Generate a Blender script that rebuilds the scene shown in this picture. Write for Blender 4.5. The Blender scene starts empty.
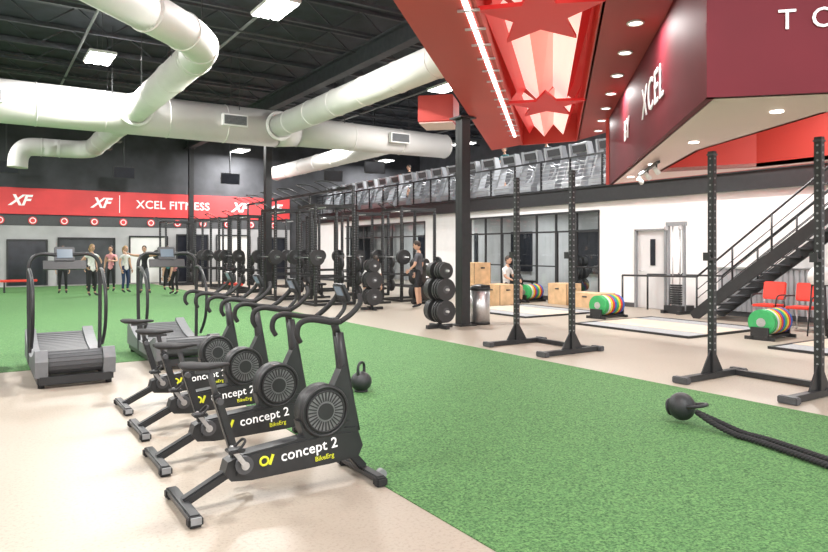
import bpy, bmesh, math, random
from mathutils import Vector, Matrix, Quaternion
random.seed(4)
SC=bpy.context.scene
COL=SC.collection
V=Vector
# ------------------------------------------------------------ materials
def mat(name,col,rough=0.5,metal=0.0,noise=None,bump=None,emit=None,es=1.0,spec=None,alpha=None):
    m=bpy.data.materials.new(name); m.use_nodes=True
    nt=m.node_tree; b=nt.nodes['Principled BSDF']
    b.inputs['Base Color'].default_value=(*col,1); b.inputs['Roughness'].default_value=rough
    b.inputs['Metallic'].default_value=metal
    if spec is not None: b.inputs['Specular IOR Level'].default_value=spec
    tc=nt.nodes.new('ShaderNodeTexCoord')
    if noise:
        sc,amt=noise
        n=nt.nodes.new('ShaderNodeTexNoise'); n.inputs['Scale'].default_value=sc; n.inputs['Detail'].default_value=4
        r=nt.nodes.new('ShaderNodeValToRGB')
        r.color_ramp.elements[0].position=.3; r.color_ramp.elements[1].position=.7
        r.color_ramp.elements[0].color=(*[c*(1-amt) for c in col],1)
        r.color_ramp.elements[1].color=(*[min(1,c*(1+amt)) for c in col],1)
        nt.links.new(tc.outputs['Object'],n.inputs['Vector']); nt.links.new(n.outputs['Fac'],r.inputs['Fac'])
        nt.links.new(r.outputs['Color'],b.inputs['Base Color'])
    if bump:
        n=nt.nodes.new('ShaderNodeTexNoise'); n.inputs['Scale'].default_value=bump[0]
        bp=nt.nodes.new('ShaderNodeBump'); bp.inputs['Strength'].default_value=bump[1]; bp.inputs['Distance'].default_value=.01
        nt.links.new(tc.outputs['Object'],n.inputs['Vector']); nt.links.new(n.outputs['Fac'],bp.inputs['Height'])
        nt.links.new(bp.outputs['Normal'],b.inputs['Normal'])
    if emit:
        b.inputs['Emission Color'].default_value=(*emit,1); b.inputs['Emission Strength'].default_value=es
    return m
BLK=mat('black_powdercoat',(.022,.023,.025),.42,0,noise=(9,.15))
BLKR=mat('black_rubber',(.018,.018,.019),.75,bump=(60,.2))
DGR=mat('dark_grey_plastic',(.07,.072,.078),.5,noise=(20,.1))
MGR=mat('mid_grey_plastic',(.25,.26,.27),.5,noise=(20,.08))
TGR=mat('treadmill_grey_plastic',(.15,.155,.165),.5,noise=(20,.08))
FGR=mat('flywheel_perforated_metal',(.19,.195,.2),.4,.3,noise=(30,.1))
SIL=mat('brushed_steel',(.62,.62,.63),.3,.85,noise=(30,.1))
WHT=mat('white_paint',(.82,.81,.80),.55,noise=(3,.03))
WLET=mat('white_lettering',(.9,.9,.9),.5,emit=(1,1,1),es=.15)
YLET=mat('yellow_lettering',(.75,.78,.04),.5)
DUCT=mat('duct_white_vinyl',(.74,.72,.70),.6,noise=(1.2,.04),bump=(6,.25))
RED=mat('banner_red',(.78,.065,.07),.5,noise=(.8,.12))
REDC=mat('canopy_red',(.58,.062,.05),.5,noise=(.6,.06))
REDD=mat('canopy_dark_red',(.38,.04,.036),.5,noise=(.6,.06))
MAR=mat('maroon_panel',(.15,.014,.024),.62,noise=(.5,.2),spec=.25)
PINK=mat('soffit_pale',(.76,.55,.52),.5,noise=(.7,.04))
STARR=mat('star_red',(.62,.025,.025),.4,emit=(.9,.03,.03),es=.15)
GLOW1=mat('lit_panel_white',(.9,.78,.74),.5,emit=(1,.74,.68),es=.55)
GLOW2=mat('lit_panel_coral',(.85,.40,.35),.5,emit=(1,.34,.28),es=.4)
LAMP=mat('lamp_lens',(1,1,1),.4,emit=(1,.98,.95),es=12)
DLAMP=mat('downlight_lens',(1,1,1),.4,emit=(1,.95,.88),es=5)
CEIL=mat('ceiling_black',(.034,.04,.05),.8,noise=(2,.3))
JOI=mat('joist_black_steel',(.06,.066,.078),.6,noise=(6,.2))
SCR=mat('screen_glass',(.02,.022,.03),.12,noise=(4,.2))
SCRL=mat('screen_lit',(.10,.13,.16),.2,emit=(.4,.55,.7),es=.12)
WOOD=mat('plywood',(.62,.42,.24),.6,noise=(5,.18))
WOODL=mat('platform_wood',(.62,.52,.42),.5,noise=(4,.12))
CHAIRR=mat('chair_red',(.72,.05,.03),.4,noise=(5,.08))
CONC=mat('platform_grey',(.33,.34,.35),.8,noise=(25,.15))
CORR=mat('corrugated_steel',(.52,.54,.56),.4,.5,noise=(5,.1))
ROPE=mat('rope_black',(.02,.02,.022),.8,bump=(150,.6))
IRON=mat('cast_iron',(.035,.037,.04),.45,.3,bump=(90,.3))
BACKW=mat('charcoal_wall',(.06,.062,.07),.8,noise=(1.5,.25))
MEZW=mat('mezzanine_grey_wall',(.17,.175,.19),.8,noise=(1.5,.2))
SKIN=mat('skin',(.56,.33,.23),.55,noise=(12,.06))
HAIRD=mat('hair_dark',(.035,.022,.015),.6,noise=(40,.4))
HAIRB=mat('hair_blond',(.35,.22,.10),.6,noise=(40,.3))
EYE=mat('eye_dark',(.03,.02,.02),.2); LIP=mat('lip',(.45,.16,.14),.5)
CL={k:mat('cloth_'+k,c,.85,noise=(14,.15),bump=(80,.2)) for k,c in dict(black=(.02,.02,.024),grey=(.10,.105,.12),white=(.75,.74,.72),pink=(.65,.28,.30),teal=(.08,.25,.28),navy=(.03,.05,.12)).items()}
PL={k:mat('bumper_'+k,c,.5,noise=(20,.1)) for k,c in dict(green=(.05,.42,.13),red=(.65,.04,.04),blue=(.04,.13,.5),yellow=(.8,.62,.05),white=(.7,.7,.68),black=(.03,.03,.032)).items()}
def glassmat():
    m=bpy.data.materials.new('window_glass'); m.use_nodes=True; nt=m.node_tree
    nt.nodes.remove(nt.nodes['Principled BSDF']); out=nt.nodes['Material Output']
    t=nt.nodes.new('ShaderNodeBsdfTransparent'); t.inputs['Color'].default_value=(.84,.89,.91,1)
    gl=nt.nodes.new('ShaderNodeBsdfGlossy'); gl.inputs['Roughness'].default_value=.03
    mx=nt.nodes.new('ShaderNodeMixShader'); mx.inputs[0].default_value=.14; nt.links.new(t.outputs[0],mx.inputs[1]); nt.links.new(gl.outputs[0],mx.inputs[2])
    nt.links.new(mx.outputs[0],out.inputs[0]); return m
GLS=glassmat()

def two_tone(name,c1,c2,c3,scale,scale2,rough,bstr,p=(.35,.65)):
    m=bpy.data.materials.new(name); m.use_nodes=True
    nt=m.node_tree; b=nt.nodes['Principled BSDF']; L=nt.links
    tc=nt.nodes.new('ShaderNodeTexCoord')
    n=nt.nodes.new('ShaderNodeTexNoise'); n.inputs['Scale'].default_value=scale; n.inputs['Detail'].default_value=3; n.inputs['Roughness'].default_value=.7
    L.new(tc.outputs['Object'],n.inputs['Vector'])
    r=nt.nodes.new('ShaderNodeValToRGB'); r.color_ramp.elements[0].position=p[0]; r.color_ramp.elements[1].position=p[1]
    r.color_ramp.elements[0].color=(*c1,1); r.color_ramp.elements[1].color=(*c2,1); L.new(n.outputs['Fac'],r.inputs['Fac'])
    n2=nt.nodes.new('ShaderNodeTexNoise'); n2.inputs['Scale'].default_value=scale2; n2.inputs['Detail'].default_value=3
    L.new(tc.outputs['Object'],n2.inputs['Vector'])
    mx=nt.nodes.new('ShaderNodeMix'); mx.data_type='RGBA'; mx.blend_type='MIX'
    mr=nt.nodes.new('ShaderNodeMapRange'); mr.inputs['From Min'].default_value=.4; mr.inputs['From Max'].default_value=.75; mr.inputs['To Max'].default_value=.5
    L.new(n2.outputs['Fac'],mr.inputs['Value']); L.new(mr.outputs['Result'],mx.inputs['Factor'])
    L.new(r.outputs['Color'],mx.inputs['A']); mx.inputs['B'].default_value=(*c3,1)
    L.new(mx.outputs['Result'],b.inputs['Base Color']); b.inputs['Roughness'].default_value=rough
    bp=nt.nodes.new('ShaderNodeBump'); bp.inputs['Strength'].default_value=bstr; bp.inputs['Distance'].default_value=.02
    L.new(n.outputs['Fac'],bp.inputs['Height']); L.new(bp.outputs['Normal'],b.inputs['Normal'])
    return m
TURF=two_tone('artificial_turf',(.018,.08,.022),(.17,.37,.12),(.065,.20,.06),60,14,.85,.9,(.36,.66))
FLR=two_tone('rubber_floor_beige',(.25,.215,.175),(.385,.335,.275),(.355,.305,.25),45,.7,.42,.03,(.25,.5))

# ------------------------------------------------------------ geometry builder
class G:
    def __init__(s,name): s.name=name; s.bm=bmesh.new(); s.mats=[]
    def mi(s,m):
        if m not in s.mats: s.mats.append(m)
        return s.mats.index(m)
    def _fin(s,verts,m,smooth=False):
        i=s.mi(m); fs=set()
        for v in verts:
            for f in v.link_faces: fs.add(f)
        for f in fs: f.material_index=i; f.smooth=smooth
    def box(s,c,size,m,rot=None,bev=0):
        M=Matrix.Translation(V(c))
        if rot is not None: M=M@rot.to_4x4()
        M=M@Matrix.Diagonal((*size,1))
        r=bmesh.ops.create_cube(s.bm,size=1,matrix=M); vs=r['verts']
        if bev>0:
            es=set(e for v in vs for e in v.link_edges)
            rr=bmesh.ops.bevel(s.bm,geom=list(es),offset=bev,segments=2,affect='EDGES',clamp_overlap=True)
            vs=list(set(v for f in rr['faces'] for v in f.verts))
            allv=set(vs)
            for v in vs:
                for f in v.link_faces: allv.update(f.verts)
            vs=list(allv)
        s._fin(vs,m)
    def beam(s,p1,p2,w,h,m,bev=0,up=V((0,0,1))):
        p1=V(p1);p2=V(p2); d=p2-p1; L=d.length; z=d.normalized()
        if abs(z.dot(up))>.95: up=V((0,1,0))
        x=up.cross(z).normalized(); y=z.cross(x)
        R=Matrix((x,y,z)).transposed()
        s.box((p1+p2)/2,(w,h,L),m,R,bev)
    def cyl(s,p1,p2,r,m,r2=None,seg=16,smooth=True):
        p1=V(p1);p2=V(p2); d=p2-p1
        q=V((0,0,1)).rotation_difference(d.normalized())
        M=Matrix.Translation((p1+p2)/2)@q.to_matrix().to_4x4()
        res=bmesh.ops.create_cone(s.bm,cap_ends=True,segments=seg,radius1=r,radius2=r if r2 is None else r2,depth=d.length,matrix=M)
        i=s.mi(m)
        for f in set(f for v in res['verts'] for f in v.link_faces):
            f.material_index=i; f.smooth=smooth and len(f.verts)==4
    def sph(s,c,r,m,rot=None,seg=16):
        if not hasattr(r,'__len__'): r=(r,r,r)
        M=Matrix.Translation(V(c))
        if rot is not None: M=M@rot.to_4x4()
        M=M@Matrix.Diagonal((*r,1))
        res=bmesh.ops.create_uvsphere(s.bm,u_segments=seg,v_segments=max(6,seg//2+2),radius=1,matrix=M)
        s._fin(res['verts'],m,True)
    def tube(s,pts,r,m,seg=8,sub=4,closed=False):
        pts=[V(p) for p in pts]; n=len(pts)
        rs=r if hasattr(r,'__len__') else [r]*n
        P=[];R=[]
        if sub>1:
            rng=n if closed else n-1
            for i in range(rng):
                if closed: a,b,c,d=pts[(i-1)%n],pts[i],pts[(i+1)%n],pts[(i+2)%n]
                else: a=pts[max(i-1,0)];b=pts[i];c=pts[i+1];d=pts[min(i+2,n-1)]
                for k in range(sub):
                    t=k/sub
                    P.append(.5*((2*b)+(c-a)*t+(2*a-5*b+4*c-d)*t*t+(3*b-a-3*c+d)*t**3)); R.append(rs[i]*(1-t)+rs[(i+1)%n]*t)
            if not closed: P.append(pts[-1]);R.append(rs[-1])
        else: P=pts;R=list(rs)
        N=len(P); rings=[]; prev=None
        for i in range(N):
            if closed: t=(P[(i+1)%N]-P[(i-1)%N])
            else: t=P[min(i+1,N-1)]-P[max(i-1,0)]
            t=t.normalized()
            if prev is None:
                a=V((0,0,1)) if abs(t.z)<.9 else V((1,0,0)); u=t.cross(a).normalized()
            else:
                u=(prev-t*prev.dot(t)).normalized()
            prev=u; w=t.cross(u)
            rings.append([s.bm.verts.new(P[i]+(u*math.cos(2*math.pi*k/seg)+w*math.sin(2*math.pi*k/seg))*R[i]) for k in range(seg)])
        i_=s.mi(m)
        for i in range(N if closed else N-1):
            A=rings[i];B=rings[(i+1)%N]
            for k in range(seg):
                f=s.bm.faces.new((A[k],A[(k+1)%seg],B[(k+1)%seg],B[k])); f.material_index=i_; f.smooth=True
        if not closed:
            for rg in (rings[0],rings[-1]):
                f=s.bm.faces.new(rg); f.material_index=i_
    def prism(s,poly,axis,a,b,m,smooth=False):
        def mk(p,d):
            if axis=='x': return V((d,p[0],p[1]))
            if axis=='y': return V((p[0],d,p[1]))
            return V((p[0],p[1],d))
        A=[s.bm.verts.new(mk(p,a)) for p in poly]; B=[s.bm.verts.new(mk(p,b)) for p in poly]
        n=len(poly); i=s.mi(m)
        f1=s.bm.faces.new(A); f2=s.bm.faces.new(B); f1.material_index=f2.material_index=i
        for k in range(n):
            f=s.bm.faces.new((A[k],A[(k+1)%n],B[(k+1)%n],B[k])); f.material_index=i; f.smooth=smooth
    def loft(s,rings,m,closed=True):
        R=[[s.bm.verts.new(V(p)) for p in r] for r in rings]; i=s.mi(m); n=len(R[0])
        for a,b in zip(R,R[1:]):
            for k in range(n):
                f=s.bm.faces.new((a[k],a[(k+1)%n],b[(k+1)%n],b[k])); f.material_index=i; f.smooth=True
        for r in (R[0],R[-1]):
            f=s.bm.faces.new(r); f.material_index=i
    def poly(s,pts,m):
        f=s.bm.faces.new([s.bm.verts.new(V(p)) for p in pts]); f.material_index=s.mi(m)
    def torus(s,c,axis,R,r,m,seg=28,rs=8):
        ax=V(axis).normalized(); a=V((0,0,1)) if abs(ax.z)<.9 else V((1,0,0)); u=ax.cross(a).normalized(); w=ax.cross(u)
        s.tube([V(c)+(u*math.cos(2*math.pi*k/seg)+w*math.sin(2*math.pi*k/seg))*R for k in range(seg)],r,m,rs,1,True)
    def text(s,txt,size,origin,xd,yd,m,ext=.003,align='CENTER',shear=0,bold=0,space=1):
        cu=bpy.data.curves.new('t','FONT'); cu.body=txt; cu.size=size; cu.extrude=ext; cu.align_x=align; cu.align_y='CENTER'
        cu.shear=shear; cu.offset=bold; cu.space_character=space; cu.resolution_u=3
        ob=bpy.data.objects.new('t',cu); COL.objects.link(ob)
        bpy.context.view_layer.update()
        me=bpy.data.meshes.new_from_object(ob.evaluated_get(bpy.context.evaluated_depsgraph_get()))
        x=V(xd).normalized();y=V(yd).normalized();z=x.cross(y)
        M=Matrix.Translation(V(origin))@Matrix((x,y,z)).transposed().to_4x4()
        me.transform(M)
        n0=len(s.bm.faces); s.bm.from_mesh(me); s.bm.faces.ensure_lookup_table()
        i=s.mi(m)
        for f in s.bm.faces[n0:]: f.material_index=i
        bpy.data.objects.remove(ob); bpy.data.curves.remove(cu); bpy.data.meshes.remove(me)
    def done(s,loc=(0,0,0),rz=0,recalc=True):
        if recalc: bmesh.ops.recalc_face_normals(s.bm,faces=s.bm.faces[:])
        me=bpy.data.meshes.new(s.name); s.bm.to_mesh(me); s.bm.free()
        for m in s.mats: me.materials.append(m)
        o=bpy.data.objects.new(s.name,me); COL.objects.link(o); o.location=loc; o.rotation_euler=(0,0,rz)
        return o
def dup(o,loc,rz=0,name=None):
    n=bpy.data.objects.new(name or o.name.split('.')[0],o.data); COL.objects.link(n); n.location=loc; n.rotation_euler=(0,0,rz); return n
def RX(a): return Matrix.Rotation(a,3,'X')
def RY(a): return Matrix.Rotation(a,3,'Y')
def RZ(a): return Matrix.Rotation(a,3,'Z')

# ------------------------------------------------------------ camera
cam=bpy.data.cameras.new('camera'); co=bpy.data.objects.new('camera',cam); COL.objects.link(co)
co.location=(0,0,1.56); co.rotation_euler=(math.radians(90),0,math.radians(-32.95))
cam.sensor_width=36; cam.lens=29.13; cam.shift_y=-26/828; cam.clip_end=200
SC.camera=co

# ------------------------------------------------------------ room shell
CH=7.6
g=G('floor'); g.box((7.5,14.5,-.1),(30,38,.2),FLR); g.done()
g=G('artificial_turf_lane')
g.prism([(2.24,-4),(6.66,-4),(6.66,32.6),(-6.5,32.6),(-6.5,10),(2.24,10)],'z',.0,.006,TURF); g.done()
g=G('ceiling'); g.box((7.5,14.5,CH+.1),(30,38,.2),CEIL); g.done()
g=G('wall_back'); g.box((7.5,33.1,CH/2),(30,.2,CH),BACKW); g.done()
g=G('wall_left'); g.box((-7.1,14.5,CH/2),(.2,38,CH),WHT); g.done()
g=G('wall_right')
# lower white wall with door and storefront openings
def wallseg(y0,y1,z0,z1): g.box((15.1,(y0+y1)/2,(z0+z1)/2),(.2,y1-y0,z1-z0),WHT)
for a,b in [(-4,11.05),(12.05,13.3),(19.4,22.3),(29.2,33)]: wallseg(a,b,0,2.96)
wallseg(11.05,12.05,2.12,2.96); wallseg(13.3,19.4,2.72,2.96); wallseg(22.3,29.2,2.72,2.96)
g.done()
g=G('wall_mezzanine_rear'); g.box((21.9,14.5,5.5),(.2,38,4.2),MEZW); g.done()
g=G('wall_inner_room'); g.box((18.6,20,1.48),(.1,26,2.95),mat('inner_room_wall',(.60,.61,.62),.7,noise=(.8,.15)))
for yy in (14,17,20.5,24,27.5): g.box((18.5,yy,1.5),(.1,1.2,1.6),SCR)
g.done()
g=G('mezzanine_floor'); g.box((18.5,14.5,3.18),(6.9,38,.44),mat('mezz_slab',(.05,.05,.055),.6,noise=(3,.2)))
g.done()
g=G('trim_mezzanine_fascia'); g.box((14.98,14.5,3.18),(.12,38,.46),BLK)
g.box((14.90,14.5,3.40),(.06,38,.05),BLK); g.box((14.90,14.5,2.97),(.06,38,.05),BLK)
g.done()
g=G('baseboard_right')
for a,b in [(-4,11.05),(12.05,13.3),(19.4,22.3),(29.2,32.9)]: g.box((14.985,(a+b)/2,.06),(.03,b-a,.12),DGR)
g.done()
def storefront(name,y0,y1,n,doors):
    g=G(name); H=2.72
    g.poly([(15.1,y0+.02,.02),(15.1,y1-.02,.02),(15.1,y1-.02,H-.02),(15.1,y0+.02,H-.02)],GLS)
    g.box((15.0,(y0+y1)/2,H-.03),(.12,y1-y0,.06),BLK); g.box((15.0,(y0+y1)/2,.06),(.12,y1-y0,.12),BLK)
    g.box((15.0,(y0+y1)/2,2.12),(.12,y1-y0,.05),BLK)
    for i in range(n+1):
        y=y0+.03+(y1-y0-.06)*i/n
        g.box((15.02,y,H/2),(.06,.055,H),BLK)
        if i<n:
            yc=y+(y1-y0)/n/2
            if i in doors:
                for k in (-1,1): g.box((14.99,yc+k*((y1-y0)/n/2-.08),1.06),(.06,.06,2.1),BLK)
                g.cyl((14.92,yc-.3,.8),(14.92,yc-.3,1.3),.015,SIL)
            else: g.box((15.02,yc,1.05),(.06,(y1-y0)/n,.04),BLK)
    g.done()
storefront('window_1',13.3,19.4,7,(1,4)); storefront('window_2',22.3,29.2,8,(3,))
g=G('door_1')
g.box((15.06,11.55,1.05),(.05,.9,2.09),mat('door_pale',(.62,.62,.62),.5,noise=(2,.04)))
for y in (11.08,12.02): g.box((15.0,y,1.06),(.1,.05,2.12),MGR)
g.box((15.0,11.55,2.1),(.1,.98,.04),MGR); g.box((15.03,11.5,1.5),(.03,.15,.7),SCR); g.cyl((14.98,11.9,1.0),(14.98,11.78,1.0),.015,SIL)
g.done()

# joists
g=G('ceiling_joists')
y=-3.2
while y<32.8:
    z1=CH-.06; z0=CH-.62
    g.box((7.5,y,z1),(29.6,.09,.08),JOI); g.box((7.5,y,z0),(29.6,.09,.07),JOI)
    x=-7;k=0
    while x<21.5:
        g.beam((x,y,z0 if k%2 else z1),(x+.75,y,z1 if k%2 else z0),.035,.035,JOI); x+=.75;k+=1
    y+=1.8
for x in (-1,8.4):
    g.box((x,14.5,CH-.75),(.28,37,.05),JOI); g.box((x,14.5,CH-1.2),(.28,37,.05),JOI); g.box((x,14.5,CH-.97),(.04,37,.42),JOI)
for x in (2.2,5.3,12.5,17.5): g.cyl((x,-4,CH-.72),(x,32.9,CH-.72),.035,MGR,seg=8)
for yy in (8.5,15.8,23,30): g.cyl((-7,yy,CH-.78),(21,yy,CH-.78),.025,DGR,seg=8)
g.done()
# steel columns
for (x,y,h) in [(8.4,11.1,4.30),(8.4,22.3,6.4),(8.4,32.4,6.4)]:
    g=G('steel_column'); w=.21
    g.box((0,0,h/2),(w,.02,h),BLK)
    g.box((0,w/2,h/2),(w,.02,h),BLK); g.box((0,-w/2,h/2),(w,.02,h),BLK)
    g.box((-w/2+.01,0,h/2),(.02,w,h),BLK); g.box((w/2-.01,0,h/2),(.02,w,h),BLK)
    g.box((0,0,.015),(.42,.42,.03),BLK); g.box((0,0,h-.015),(.4,.4,.03),BLK)
    g.done((x,y,0))

# ------------------------------------------------------------ ducts
g=G('ventilation_duct')
DH=5.35
def ductseg(p1,p2,r,r2=None,step=1.5):
    g.cyl(p1,p2,r,DUCT,r2,seg=28)
    p1=V(p1);p2=V(p2);d=p2-p1;L=d.length;n=max(1,int(L/step)); r2=r if r2 is None else r2
    for i in range(n+1):
        c=p1+d*(i/n); rr=r+(r2-r)*i/n
        g.torus(c,d,rr,.018,DUCT,28,6)
ductseg((-7,20,DH),(7.8,20,DH),.56); ductseg((7.8,20,DH),(8.5,20,DH),.56,.48); ductseg((8.5,20,DH),(14.3,20,DH),.48,.42)
g.sph((14.3,20,DH),(.2,.42,.42),DUCT,seg=20)
ductseg((-2.5,6.75,DH),(2.2,11.2,DH),.33)
g.tube([(2.15,11.15,DH),(2.75,11.72,DH),(3.2,12.2,DH),(3.48,12.75,DH),(3.55,13.4,DH),(3.55,13.7,DH)],.33,DUCT,28,6)
for p,d in (((2.2,11.2,DH),(1,.95,0)),((2.95,11.92,DH),(.9,1,0)),((3.42,12.6,DH),(.45,1,0)),((3.55,13.4,DH),(0,1,0))): g.torus(p,d,.335,.018,DUCT,28,6)
ductseg((3.55,13.6,DH),(3.55,27.0,DH),.33)
g.tube([(3.55,26.8,DH),(3.5,27.6,DH),(3.1,28.1,DH),(2.4,28.2,DH)],.33,DUCT,24,6)
ductseg((2.5,28.2,DH),(1.9,28.2,DH),.33,step=.8); g.tube([(2.0,28.2,DH),(1.45,28.2,DH-.05),(1.2,28.2,DH-.35),(1.15,28.2,DH-.8)],.33,DUCT,24,6)
ductseg((7.7,20,DH),(7.7,8,DH),.34); ductseg((12.3,20,DH),(12.3,31.5,DH),.34)
g.torus((3.55,19.3,DH),(0,1,0),.40,.06,DUCT); g.torus((7.7,19.4,DH),(0,1,0),.40,.06,DUCT)
for x in (.1,6.3,12.0,-3):
    g.box((x,19.42,DH+.02),(.75,.16,.34),WHT); g.box((x,19.335,DH+.02),(.66,.02,.26),DGR)
    for k in range(7): g.box((x,19.32,DH-.09+k*.035),(.66,.02,.012),MGR)
for yy in (24,26): g.box((3.90,yy,DH-.1),(.1,.5,.22),DGR)
for x in (-5,-1,3,6.5,10,13): 
    for k in (-.4,.4): g.cyl((x,20+k,DH+.35),(x,20+k,CH),.012,DGR,seg=6)
for yy in (14,17,24): 
    for k in (-.3,.3): g.cyl((3.55+k,yy,DH+.1),(3.55+k,yy,CH),.012,DGR,seg=6)
g.done()

# ------------------------------------------------------------ high bay lights
def area(loc,sx,sy,p,col=(1,.985,.96),rot=(0,0,0)):
    l=bpy.data.lights.new('lamp_light','AREA'); l.shape='RECTANGLE'; l.size=sx; l.size_y=sy; l.energy=p; l.color=col
    o=bpy.data.objects.new('lamp_light',l); COL.objects.link(o); o.location=loc; o.rotation_euler=rot; return o
g=G('high_bay_light')
g.box((0,0,.05),(.62,1.15,.07),WHT,bev=.01)
for x in (-.2,0,.2): g.box((x,0,.01),(.15,1.08,.03),LAMP)
for yy in (-.45,.45): g.cyl((0,yy,.08),(0,yy,1.2),.006,DGR,seg=6)
hb=g.done((4.9,12.6,6.30))
for i,(x,y) in enumerate([(4.9,12.6),(2.5,18.2),(2.5,5),(-3,12),(-3,4),(9.5,2),(12.5,8),(3.0,-1.5),(-3.5,20),(-2,27),(6,27),(11,24),(11.5,16),(18.2,10),(18.2,17),(18.2,24),(18.2,31),(10.5,31.5)]):  # several of these, mostly out of view, are added to light the hall
    o=hb if i==0 else dup(hb,(x,y,6.30)); 
    o.rotation_euler=(0,0,0)
    l=area((0,0,-.03),.6,1.1,370); l.parent=o; l.name='lamp_light'
for yy in (15,19,24,28):  # panels added in the room behind the glass to brighten the windows
    g=G('added_room_light'); g.box((0,0,0),(.6,1.2,.06),WHT); g.box((0,0,-.032),(.54,1.14,.01),LAMP); o=g.done((16.9,yy,2.93)); l=area((0,0,-.05),.5,1.1,45); l.parent=o

# ------------------------------------------------------------ canopy
S2=math.sqrt(2)
def sw(s,w): return ((s-w)/S2,(s+w)/S2)
def P3(s,w,z): a=sw(s,w); return (a[0],a[1],z)
g=G('ceiling_canopy')
def slab(sws,z0,z1,m): g.prism([sw(*p) for p in sws],'z',z0,z1,m)
HB=4.32
slab([(-1,.92),(17.8,.92),(18.6,1.77),(-1,1.77)],HB,HB+.35,REDC)
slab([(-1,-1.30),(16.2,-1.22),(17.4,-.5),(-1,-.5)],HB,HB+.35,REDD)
slab([(-1,-.5),(17.4,-.5),(17.8,.92),(-1,.92)],5.0,5.1,REDC)      # tray top
slab([(-1,.88),(17.8,.88),(17.8,.93),(-1,.93)],HB,5.05,REDC)
slab([(-1,-.53),(17.4,-.53),(17.4,-.48),(-1,-.48)],HB,5.05,REDC)
slab([(17.4,-.5),(17.5,-.5),(17.9,.92),(17.8,.92)],HB,5.05,REDC)
slab([(-1,.97),(16.4,.97),(16.4,1.03),(-1,1.03)],HB-.02,HB,DLAMP)  # led strip
for k in range(24):
    s=1+k*.66
    slab([(s,.86),(s+.05,.86),(s+.05,1.12),(s,1.12)],HB-.03,HB-.01,SIL)
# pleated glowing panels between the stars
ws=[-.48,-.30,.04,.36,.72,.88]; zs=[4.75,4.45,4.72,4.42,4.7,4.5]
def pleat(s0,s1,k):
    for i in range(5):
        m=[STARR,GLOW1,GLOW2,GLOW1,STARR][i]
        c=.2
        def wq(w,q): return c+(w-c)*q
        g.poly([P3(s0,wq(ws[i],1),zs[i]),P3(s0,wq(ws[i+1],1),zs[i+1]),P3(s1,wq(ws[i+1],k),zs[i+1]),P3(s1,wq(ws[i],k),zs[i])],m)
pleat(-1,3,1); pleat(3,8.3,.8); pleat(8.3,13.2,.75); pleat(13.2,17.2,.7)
def star(sc,wc,R,z,rot,m):
    pts=[]
    for k in range(10):
        r=R if k%2==0 else R*.42
        a=rot+k*math.pi/5
        pts.append(sw(sc+r*math.cos(a)*1.5,wc+r*math.sin(a)))
    g.prism(pts,'z',z,z+.05,m)
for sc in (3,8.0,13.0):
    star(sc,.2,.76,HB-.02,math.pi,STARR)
g.done(recalc=False)
g=G('canopy_downlights')
for s in [3.5+i*1.25 for i in range(11)]:
    for w in ((-.93,) ):
        p=P3(s,w,HB); g.cyl((p[0],p[1],HB-.012),(p[0],p[1],HB-.001),.075,DLAMP,seg=20); g.torus((p[0],p[1],HB-.01),(0,0,1),.09,.015,WHT,20,6)
g.done()
for s in (5,8.5,12,15):
    p=P3(s,-.9,HB-.03); l=area(p,.15,.15,25); l.name='downlight_glow'
# hanging sign drum
HD=2.93
C=V((5.48,3.62)); F=V((11.1,9.6)); Dn=V((9.6,-.5)); Bk=V((11.2,-.5))
g=G('hanging_sign_canopy')
def wallp(a,b,z0,z1,t,m):
    a=V((a[0],a[1],0));b=V((b[0],b[1],0)); d=(b-a).normalized(); n=V((-d.y,d.x,0))*t
    g.prism([(a.x,a.y),(b.x,b.y),(b.x+n.x,b.y+n.y),(a.x+n.x,a.y+n.y)],'z',z0,z1,m)
TOPD=4.6
wallp(C,F,HD,HB,-.08,MAR); wallp(C,F,HB,TOPD,-.08,MAR); wallp(C,Dn,HD,5.2,.08,MAR)
wallp((11.1,9.6),(11.1,-.5),HD,HB+.3,-.08,REDC)
# soffit ring around an opening
O=[(5.56,3.60),(11.0,9.45),(11.0,-.5),(9.6,-.5)]
I=[(7.07,3.35),(8.28,5.57),(10.0,7.5),(10.75,6.2),(10.75,1.0),(8.9,1.0)]
g.prism([O[0],O[1],I[2],I[1],I[0]],'z',HD,HD+.06,PINK)
g.prism([O[1],O[2],(10.75,-.5),(10.75,1.0),I[3],I[2]],'z',HD,HD+.06,PINK)
g.prism([O[0],I[0],I[5],(10.75,1.0),(10.75,-.5),O[3]],'z',HD,HD+.06,PINK)
for a,b in zip(I,I[1:]+I[:1]): wallp(a,b,HD,3.9,.05,REDC)
g.prism([(5.6,3.65),(11.0,9.3),(11.0,-.4),(9.6,-.4)],'z',3.9,4.0,PINK)
d1=(C-F).normalized(); n1=V((-1,1)).normalized()
tc=F+(C-F)*.66
g.text('XCEL',.62,(tc.x-.012,tc.y+.012,3.60),(d1.x,d1.y,0),(0,0,1),WLET,.006,space=1.15)
tc=F+(C-F)*.36
g.text('BY',.5,(tc.x-.012,tc.y+.012,3.56),(d1.x,d1.y,0),(0,0,1),WLET,.006,space=1.15)
d2=(Dn-C).normalized(); t2=C+d2*.58
g.text('TOTAL FITNESS',.25,(t2.x-.01,t2.y-.01,3.57),(d2.x,d2.y,0),(0,0,1),WLET,.006,align='LEFT',space=1.9)
for (x,y) in [(6.6,3.6),(7.6,5.2),(9.0,6.9),(10.2,8.3),(8.2,2.2)]:
    g.cyl((x,y,HD-.012),(x,y,HD-.001),.06,DLAMP,seg=16)
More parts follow.
